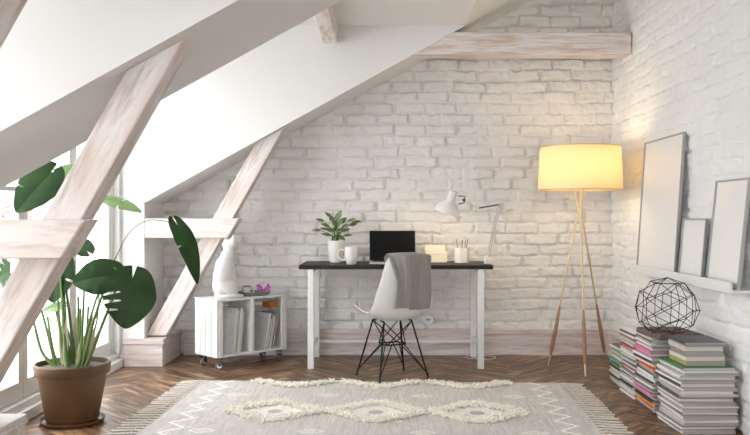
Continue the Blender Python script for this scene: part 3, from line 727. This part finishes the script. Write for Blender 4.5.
def caster(par, x, y, ang):
    e = bpy.data.objects.new('caster', None); COL.objects.link(e); e.parent = par; e.location = (x, y, 0); e.rotation_euler = (0, 0, ang)
    s = MB(); MXw = Matrix.Rotation(math.radians(90), 3, 'X')
    s.lathe([(.012, -.013), (.026, -.013), (.031, -.008), (.032, 0), (.031, .008), (.026, .013), (.012, .013)], (0, 0, .032), 24, MXw, caps=True); s.build('wheel', RUBBER, e, True)
    s = MB(); s.lathe([(.001, -.0142), (.017, -.0142), (.018, -.012)], (0, 0, .032), 18, MXw); s.lathe([(.018, .012), (.017, .0142), (.001, .0142)], (0, 0, .032), 18, MXw); s.build('hub_cap', WHITEM, e, True)
    s = MB(); s.bb((-.012, -.018, .03), (.016, -.0145, .078)); s.bb((-.012, .0145, .03), (.016, .018, .078)); s.bb((-.012, -.018, .074), (.02, .018, .08)); s.bb((-.025, -.025, .08), (.03, .025, .085)); s.lathe([(.009, .085), (.009, Z0)], (.0, 0, 0), 12, caps=True); s.tube([(0, -.0185, .032), (0, .0185, .032)], .006, 8)
    s.build('fork', STEEL, e, bevel=.001)
for x, y, a in ((.045, .04, -.6), (.045, LY-.05, .4), (LX-.045, .04, 1.0), (LX-.045, LY-.05, .3)): caster(CR, x, y, a)
CM = Matrix.Translation(CR.location) @ Matrix.Rotation(ca_, 4, 'Z')

PAGES = mat('magazine_pages', srgb(226, 222, 216), .85, bump=.5, bscale=3, stretch=(2, 2, 260))
PAGES2 = mat('grey_pages', srgb(178, 172, 168), .85, bump=.5, bscale=3, stretch=(2, 2, 260))
COVERS = {}
def cover(rgb):
    if rgb not in COVERS: COVERS[rgb] = mat('magazine_cover', srgb(*rgb), .4, var=.08, vscale=25)
    return COVERS[rgb]
def magazine(name, w_, d_, t_, rgb, M, label, cat, group, pages=None):
    """cover with a spine along the -y edge wrapped round a block of pages; origin at the middle of the bottom"""
    o = bpy.data.objects.new(name, None); COL.objects.link(o); o.matrix_world = M; o.empty_display_size = .03; tag(o, label, cat, group)
    e = .0009
    s = MB(); s.bb((-w_/2, -d_/2, 0), (w_/2, d_/2, e)); s.bb((-w_/2, -d_/2, t_-e), (w_/2, d_/2, t_)); s.bb((-w_/2, -d_/2, e), (-w_/2+e*1.5, d_/2, t_-e)); s.build('cover', cover(rgb), o)
    s = MB(); s.bb((-w_/2+e*1.5, -d_/2+.002, e), (w_/2-.002, d_/2-.002, t_-e)); s.build('pages', pages or PAGES, o)
    return o
# upright magazines in the crate: thickness along crate x, leaning
gl = 'magazines standing in the crate'
rr = random.Random(4)
def upright(x, t_, h, dpt, lean, rgb, lab, y0=.02):
    # local: x -> height, y -> crate depth, z -> thickness (towards +x crate)
    A = Matrix(((0, 0, 1, 0), (0, 1, 0, 0), (1, 0, 0, 0), (0, 0, 0, 1)))
    M = CM @ Matrix.Translation((x, y0+dpt/2, Z0+.0165)) @ Matrix.Rotation(lean, 4, 'Y') @ Matrix.Translation((0, 0, h/2)) @ A
    magazine('magazine', h, dpt, t_, rgb, M, lab, 'magazine', gl)
cols = [(238, 237, 235), (224, 222, 220), (240, 238, 236), (214, 212, 210), (222, 218, 212), (176, 174, 172), (228, 226, 222), (210, 206, 200)]
x = .150
for i in range(6):
    t_ = rr.choice([.010, .014, .017]); upright(x, t_, .325-.012*(i % 3), .24, .10, cols[i % 8], 'pale magazine leaning in the left half of the white crate', .03+.01*(i % 3)); x += t_/math.cos(.10)+.0015
x = .425
for i in range(7):
    t_ = rr.choice([.008, .011, .014]); upright(x, t_, .27-.02*(i % 3), .21, .20, [(228, 226, 226), (170, 172, 178), (226, 222, 220), (120, 118, 120), (214, 210, 206), (232, 230, 228), (150, 140, 132), (200, 170, 120)][i], 'grey magazine leaning in the right half of the white crate', .02+.012*(i % 2)); x += t_/math.cos(.2)+.0015
ob = thing('orange_box', 'small orange box tucked under the crate top on the magazines', 'box', CM @ Vector((.525, .10, Z0+.318)), ca_)
s = MB(); s.bb((-.032, -.05, 0), (.032, .05, .04)); s.build('box_body', ORANGE, ob, bevel=.002); s = MB(); s.bb((-.033, -.051, .026), (.033, .051, .0415)); s.build('lid', ORANGE, ob, bevel=.002)

# cat statue
cp_ = CM @ Vector((.155, .125, Z1+.0005))
cat = MB()
def rb(c, r, ry=0): cat.ball(c, r, 20, 12, Matrix.Rotation(math.radians(ry), 3, 'Y'))
rb((-.018, 0, .085), (.092, .078, .088)); rb((-.028, 0, .15), (.080, .070, .10), 6); rb((-.014, 0, .225), (.076, .066, .09), 14)
rb((.012, 0, .290), (.056, .052, .075), 12); rb((.024, 0, .340), (.041, .042, .055)); rb((.036, 0, .385), (.058, .060, .044)); rb((.080, 0, .374), (.028, .028, .022))
rb((.048, -.025, .11), (.026, .024, .11), -3); rb((.048, .025, .11), (.026, .024, .11), -3); rb((.068, -.026, .014), (.036, .020, .015)); rb((.068, .026, .014), (.036, .020, .015))
rb((.0, -.062, .06), (.062, .026, .060)); rb((.0, .062, .06), (.062, .026, .060)); rb((.03, -.072, .013), (.055, .02, .014)); rb((.03, .072, .013), (.055, .02, .014))
for sy in (-1, 1):
    cat.tube([(.034, .036*sy, .400), (.030, .044*sy, .428), (.028, .049*sy, .456)], [.026, .018, .005], 12)
cat.tube(catmull([(-.09, .0, .02), (-.10, -.05, .016), (-.05, -.095, .015), (.03, -.105, .014), (.085, -.085, .013)], 6), [.018]*16+[.016]*5+[.012]*4, 10)
co_ = cat.build('cat_figurine', STONE, None, True, angle=180)
co_.location = cp_; co_.rotation_euler = (0, 0, math.radians(48)); tag(co_, 'white seated cat figurine standing on the crate', 'figurine')
m = co_.modifiers.new('r', 'REMESH'); m.mode = 'VOXEL'; m.voxel_size = .005; m.use_smooth_shade = True
m = co_.modifiers.new('s', 'SMOOTH'); m.factor = .5; m.iterations = 4

# tray, cup, orchid
tp = CM @ Vector((.40, .13, Z1+.0005))
ty = thing('oval_tray', 'grey oval tray on top of the white crate', 'tray', tp, ca_)
s = MB(); s.lathe([(.001, 0), (.115, 0), (.130, .012), (.138, .030), (.134, .030), (.126, .014), (.112, .006), (.001, .006)], n=44, M=Matrix.Diagonal((1, .72, 1))); s.build('dish', TRAY, ty, True)
kp = CM @ Vector((.33, .12, Z1+.0068))
s = MB(); kc = thing('small_cup', 'small white cup standing on the grey tray', 'cup', kp)
s.lathe([(.001, .001), (.026, 0), (.031, .006), (.034, .052), (.0345, .06), (.031, .06), (.028, .01), (.001, .008)], n=28); s.build('cup_body', GLOSSW, kc, True)
s = MB(); s.tube(catmull([(.032, 0, .048), (.05, 0, .045), (.05, 0, .02), (.03, 0, .016)], 5), .004, 6); s.build('handle', GLOSSW, kc, True)
s = MB(); s.lathe([(.001, .062), (.03, .061), (.033, .0655), (.02, .070), (.001, .071)], n=28); s.build('lid', PEN, kc, True)
op = CM @ Vector((.455, .12, Z1+.0085))
of = thing('orchid_sprig', 'pink purple orchid sprig lying on the grey tray', 'flower', op)
rr = random.Random(2); s3 = MB()
for i in range(9):
    s = MB(); c = Vector((rr.uniform(-.045, .055), rr.uniform(-.02, .02), rr.uniform(.025, .075)))
    s.ball(c, .006, 8, 6)
    for k in range(5):
        a = k*2*math.pi/5+rr.random(); d = Vector((math.cos(a), -.35, math.sin(a)*.9)).normalized()*.032
        leaf_mesh(s, c, c+d, (0, -1, .3), .012, droop=.2, fold=.2, rows=5, cols=2)
    s.build('blossom', PINK if i % 4 else PINKL, of, True, angle=180)
s3.tube(catmull([(-.09, 0, .012), (-.03, 0, .016), (.03, 0, .04), (.05, 0, .05)], 5), .003, 6); s3.build('stem', STEM, of, True)

# ------------------------------------------------------------ monstera
PD = 4.33; mp_ = P(72.5, 425, PD); MO = Vector((mp_.x, PD, .0))
mo = thing('potted_monstera', 'large monstera plant with split leaves in a brown pot by the window', 'potted plant', MO)
s = MB(); s.lathe([(.001, .02), (.130, .02), (.134, .024), (.176, .262), (.176, .262), (.189, .264), (.192, .268), (.196, .316), (.192, .321), (.184, .321), (.180, .29), (.001, .29)], n=56); s.build('pot', TERRA, mo, True)
s = MB(); s.lathe([(.001, 0), (.150, 0), (.160, .006), (.167, .024), (.163, .025), (.152, .012), (.001, .012)], n=56); s.build('saucer', TERRA, mo, True)
s = MB(); s.lathe([(.001, .306), (.10, .303), (.180, .294)], n=40); s.build('soil', SOIL, mo, True)
def ML(px, py, D): return P(px, py, D)-MO
NT = ((.34, .022, .42, 0), (.48, .022, .38, 0), (.62, .022, .36, 0), (.76, .02, .4, 0))
leaves = [  # base, tip, normal, half width, notches, material, pot root, control bulge
    ((52, 172, 4.30), (15, 210, 4.18), (.1, -.9, .1), .10, ((.60, .015, .6, 1),), LEAF, (-.03, 0)),
    ((52, 190, 4.40), (76, 163, 4.45), (.3, -.9, .5), .075, ((.45, .02, .4, 0), (.65, .02, .4, 0)), LEAF2, (0, .03)),
    ((104, 199, 4.50), (142, 208, 4.50), (0, -.45, 1), .065, ((.5, .02, .5, 0),), LEAF2, (.02, .04)),
    ((117, 274, 4.22), (72, 280, 4.14), (.05, -.9, .5), .105, (), LEAF, (.05, -.02)),
    ((133, 276, 4.12), (124, 328, 4.05), (.1, -1, .15), .133, ((.40, .022, .35, 1), (.55, .022, .3, 1), (.70, .02, .45, 1)), LEAF, (.07, -.03)),
    ((177, 224, 4.25), (204, 268, 4.10), (.6, -.75, .4), .058, ((.5, .015, .6, 1),), LEAF, (.03, -.02)),
    ((60, 258, 4.35), (50, 302, 4.30), (0, -1, .2), .10, ((.5, .02, .5, 0),), LEAF, (-.04, 0)),
    ((24, 262, 4.42), (-14, 284, 4.36), (0, -.9, .5), .11, NT, LEAF, (-.08, .01)),
    ((64, 305, 4.42), (42, 309, 4.38), (0, -.5, 1), .05, (), LEAF2, (-.02, .06)),
    ((40, 240, 4.52), (8, 232, 4.55), (0, -.7, .8), .09, NT, LEAF, (-.05, .05)),
    ((88, 252, 4.50), (70, 236, 4.56), (0, -.7, .8), .06, (), LEAF, (.01, .07)),
]
for i, (b, t_, nn, W_, nt_, mm, (rx, ry)) in enumerate(leaves):
    bl, tl = ML(*b), ML(*t_)
    e = MB(); root = Vector((rx*1.2, ry*1.2, .30)); h = bl.z
    if i == 5: path = [root, ML(96, 300, 4.30), ML(116, 257, 4.28), ML(130, 232, 4.26), ML(150, 220, 4.25), bl]
    elif i == 2: path = [root, ML(97, 320, 4.4), ML(99, 250, 4.45), ML(98, 215, 4.48), bl]
    elif i == 4: path = [root, ML(104, 320, 4.25), ML(118, 285, 4.2), ML(126, 270, 4.14), bl]
    elif i == 3: path = [root, ML(94, 320, 4.25), ML(106, 285, 4.24), ML(114, 268, 4.23), bl]
    else: path = [root, root*.6+Vector((bl.x*.35, bl.y*.35, h*.4)), Vector((bl.x*.8, bl.y*.8, h*.85)), bl]
    path = catmull(path, 7); k = len(path)
    e.tube(path, [(.011-.0085*(j/(k-1))**.7 if i not in (2, 5) else .0085-.0062*min(1, 2.2*j/(k-1))) for j in range(k)], 8)
    st_ = e.build('petiole', STEM, mo, True)
    s = MB(); leaf_mesh(s, bl, tl, nn, W_, nt_, True, .40 if i == 5 else .14, .18, 110, 6)
    lf = s.build('leaf', mm, st_, True, angle=180)
# extra young stalks and pale sheaths rising from the soil
for i in range(10):
    a = i*.63+.3; r0 = .03+.05*(i % 3)/2; s = MB()
    b = Vector((r0*math.cos(a), r0*math.sin(a), .30)); hh = .26+.05*(i % 4); t_ = Vector((b.x*(2.4)-.02, b.y*1.6, .30+hh))
    s.tube(catmull([b, b*.4+t_*.6-Vector((0, 0, .10)), t_], 5), [.011]*4+[.008]*4+[.006]*3, 8); s.build('stalk', STEM, mo, True)
for i in range(9):
    a = i*.9; r0 = .05+.02*(i % 2); b = Vector((r0*math.cos(a), r0*math.sin(a), .30)); t_ = Vector((b.x*(1.5+.4*(i % 3))+.03, b.y, .48+.05*(i % 3)))
    s = MB(); leaf_mesh(s, b, t_, (.3, -1, .2), .014, droop=-.1, fold=.5, rows=8, cols=2); s.build('sheath', SHEATH, mo, True, angle=180)

# ------------------------------------------------------------ picture ledge and frames
lg = thing('picture_ledge', 'white picture ledge on the right brick wall', 'shelf', (1.75, 4.8, .718))
s = MB(); s.bb((1.70, 3.99, .718), (1.712, 5.61, .774)); s.build('front_lip', PAINT, lg, bevel=.002, world=True)
s = MB(); s.bb((1.712, 3.99, .718), (1.822, 5.61, .734)); s.build('shelf_board', PAINT, lg, bevel=.002, world=True)
def art_mat():
    m = mat('blank_print', srgb(250, 249, 247), .5); p = m.node_tree.nodes['Principled BSDF']; return m
ART = art_mat()
GLZ = glass_mat('picture_glass', .05)
def frame(y0, y1, H, label, xb=1.727, xt=1.785):
    W_ = y1-y0; ang = math.asin((xt-xb)/H)
    t = thing('framed_print', label, 'picture frame', (xb, (y0+y1)/2, .7345)); t.rotation_euler = (0, ang, 0); t['group'] = 'blank framed prints on the ledge'
    f = .009; d = .018
    s = MB(); s.bb((0, -W_/2, 0), (d, -W_/2+f, H)); s.bb((0, W_/2-f, 0), (d, W_/2, H)); s.bb((0, -W_/2+f, 0), (d, W_/2-f, f)); s.bb((0, -W_/2+f, H-f), (d, W_/2-f, H)); s.build('frame', GREYM, t, bevel=.001)
    s = MB(); s.bb((.009, -W_/2+f, f), (.014, W_/2-f, H-f)); s.build('print', ART, t)
    s = MB(); s.bb((.006, -W_/2+f, f), (.0065, W_/2-f, H-f)); s.build('glazing', GLZ, t)
frame(4.845, 5.575, .875, 'tallest blank picture frame, at the far end of the white ledge')
frame(4.435, 4.785, .355, 'smallest blank picture frame, in the middle of the ledge', xt=1.757)
frame(3.975, 4.375, .56, 'medium blank picture frame at the near end of the ledge, right edge of photo')

# ------------------------------------------------------------ magazine stacks along the right wall
rr = random.Random(33)
def stack(name, cx, cy, lx, ly, top, palette, label, cat, group, z=0, tmin=.007, tmax=.015, jit=.015, rot=.0, pages=(None,)):
    i = 0
    while z < top-.004:
        t_ = min(rr.uniform(tmin, tmax), max(top-z, .008)); rgb = palette[i % len(palette)]
        M = Matrix.Translation((cx+rr.uniform(-jit, jit*.4), cy+rr.uniform(-jit, jit), z)) @ Matrix.Rotation(rot+rr.uniform(-.035, .035), 4, 'Z')
        if i % 3 == 1: M = M @ Matrix.Rotation(math.pi, 4, 'Z')
        magazine(name, lx-rr.uniform(0, .014), ly-rr.uniform(0, .02), t_, rgb, M, label, cat, group, pages[i % len(pages)]); z += t_+.0004; i += 1
    return z
W1 = [(232, 228, 224), (120, 150, 80), (236, 232, 226), (70, 68, 70), (80, 170, 175), (226, 222, 216), (206, 196, 190), (180, 190, 70), (230, 230, 228), (48, 46, 50)]
W2 = [(240, 236, 232), (90, 88, 90), (236, 232, 228), (220, 218, 214), (150, 146, 146), (232, 228, 226), (60, 58, 60), (238, 236, 232), (205, 200, 198), (240, 238, 236), (206, 60, 80), (60, 58, 58), (238, 236, 232), (70, 140, 120), (232, 230, 226), (190, 60, 64)]
W3 = [(90, 86, 84), (238, 236, 232), (222, 84, 50), (232, 150, 60), (206, 190, 70), (60, 56, 56), (240, 238, 236), (222, 120, 168), (228, 140, 180), (226, 110, 160), (236, 232, 230), (120, 116, 116), (240, 238, 234), (230, 228, 226), (60, 58, 60), (238, 236, 234), (190, 188, 186), (238, 236, 234)]
W4 = [(236, 234, 230), (150, 146, 142), (226, 222, 218), (96, 92, 90), (238, 236, 232), (190, 186, 182), (228, 224, 220), (226, 190, 196), (70, 68, 68), (234, 232, 228), (160, 156, 152), (222, 218, 214)]
stack('magazine', 1.65, 5.33, .26, .24, .25, W1, 'colourful magazine in the lowest, farthest pile by the wall', 'magazine', 'magazines in the far low pile', pages=(PAGES, PAGES, PAGES2))
z2 = stack('magazine', 1.645, 5.02, .28, .30, .412, W2, 'magazine in the tall white and red pile, second from the lamp', 'magazine', 'magazines in the second pile from the lamp', pages=(PAGES, PAGES2))
z3 = stack('magazine', 1.64, 4.675, .29, .32, .418, W3, 'magazine in the pile with orange and pink spines', 'magazine', 'magazines in the pile with orange and pink spines', pages=(PAGES, PAGES2))
z4 = stack('magazine', 1.643, 4.27, .285, .36, .318, W4, 'grey and white magazine in the nearest, widest pile', 'magazine', 'magazines in the nearest pile', pages=(PAGES2, PAGES2, PAGES))
magazine('magazine', .27, .34, .009, (64, 130, 84), Matrix.Translation((1.645, 4.29, z4)) @ Matrix.Rotation(.03, 4, 'Z'), 'thin green magazine lying on the nearest pile', 'magazine', None); z4 += .0094
z5 = stack('book', 1.655, 4.31, .21, .25, z4+.105, [(176, 160, 96), (214, 206, 196), (150, 138, 130), (206, 200, 194), (130, 120, 114)], 'thick grey brown book in the small pile on the nearest magazines', 'book', 'books on the nearest magazine pile', z=z4, tmin=.019, tmax=.028, jit=.006, pages=(PAGES2, PAGES))
magazine('book', .215, .26, .014, (72, 70, 72), Matrix.Translation((1.655, 4.31, z5)), 'dark charcoal book topmost on the nearest pile', 'book', None, PAGES2)
sl = MB(); sl.box((0, 0, .016), (.26, .33, .032)); st = sl.build('mottled_book', SLATE, bevel=.006); st.location = (1.625, 4.63, z3+.0005); st.rotation_euler = (0, 0, .08)
tag(st, 'mottled brown slab book under the wire sphere', 'book')

# geodesic wire ornament
gs = MB(); bm = bmesh.new(); bmesh.ops.create_icosphere(bm, subdivisions=2, radius=.174)
rot = Euler((.3, .5, .2)).to_matrix(); rr = random.Random(8)
for v in bm.verts: v.co = rot @ v.co; v.co *= 1+rr.uniform(-.035, .02)
zmin = -.128
for v in bm.verts:
    if v.co.z < zmin: v.co.z = zmin
for k, ed in enumerate(bm.edges):
    a, b = ed.verts[0].co, ed.verts[1].co
    if (a.z <= zmin+.001 and b.z <= zmin+.001 and k % 3 == 0) or k % 7 == 3: continue
    gs.tube([a, b], .0021, 6)
for v in bm.verts: gs.ball(v.co, .0042, 8, 5)
bm.free()
g = gs.build('wire_sphere', WIRE, None, True); g.location = (1.587, 4.565, z3+.033+.1325); tag(g, 'black geodesic wire sphere ornament on the magazine piles', 'ornament')
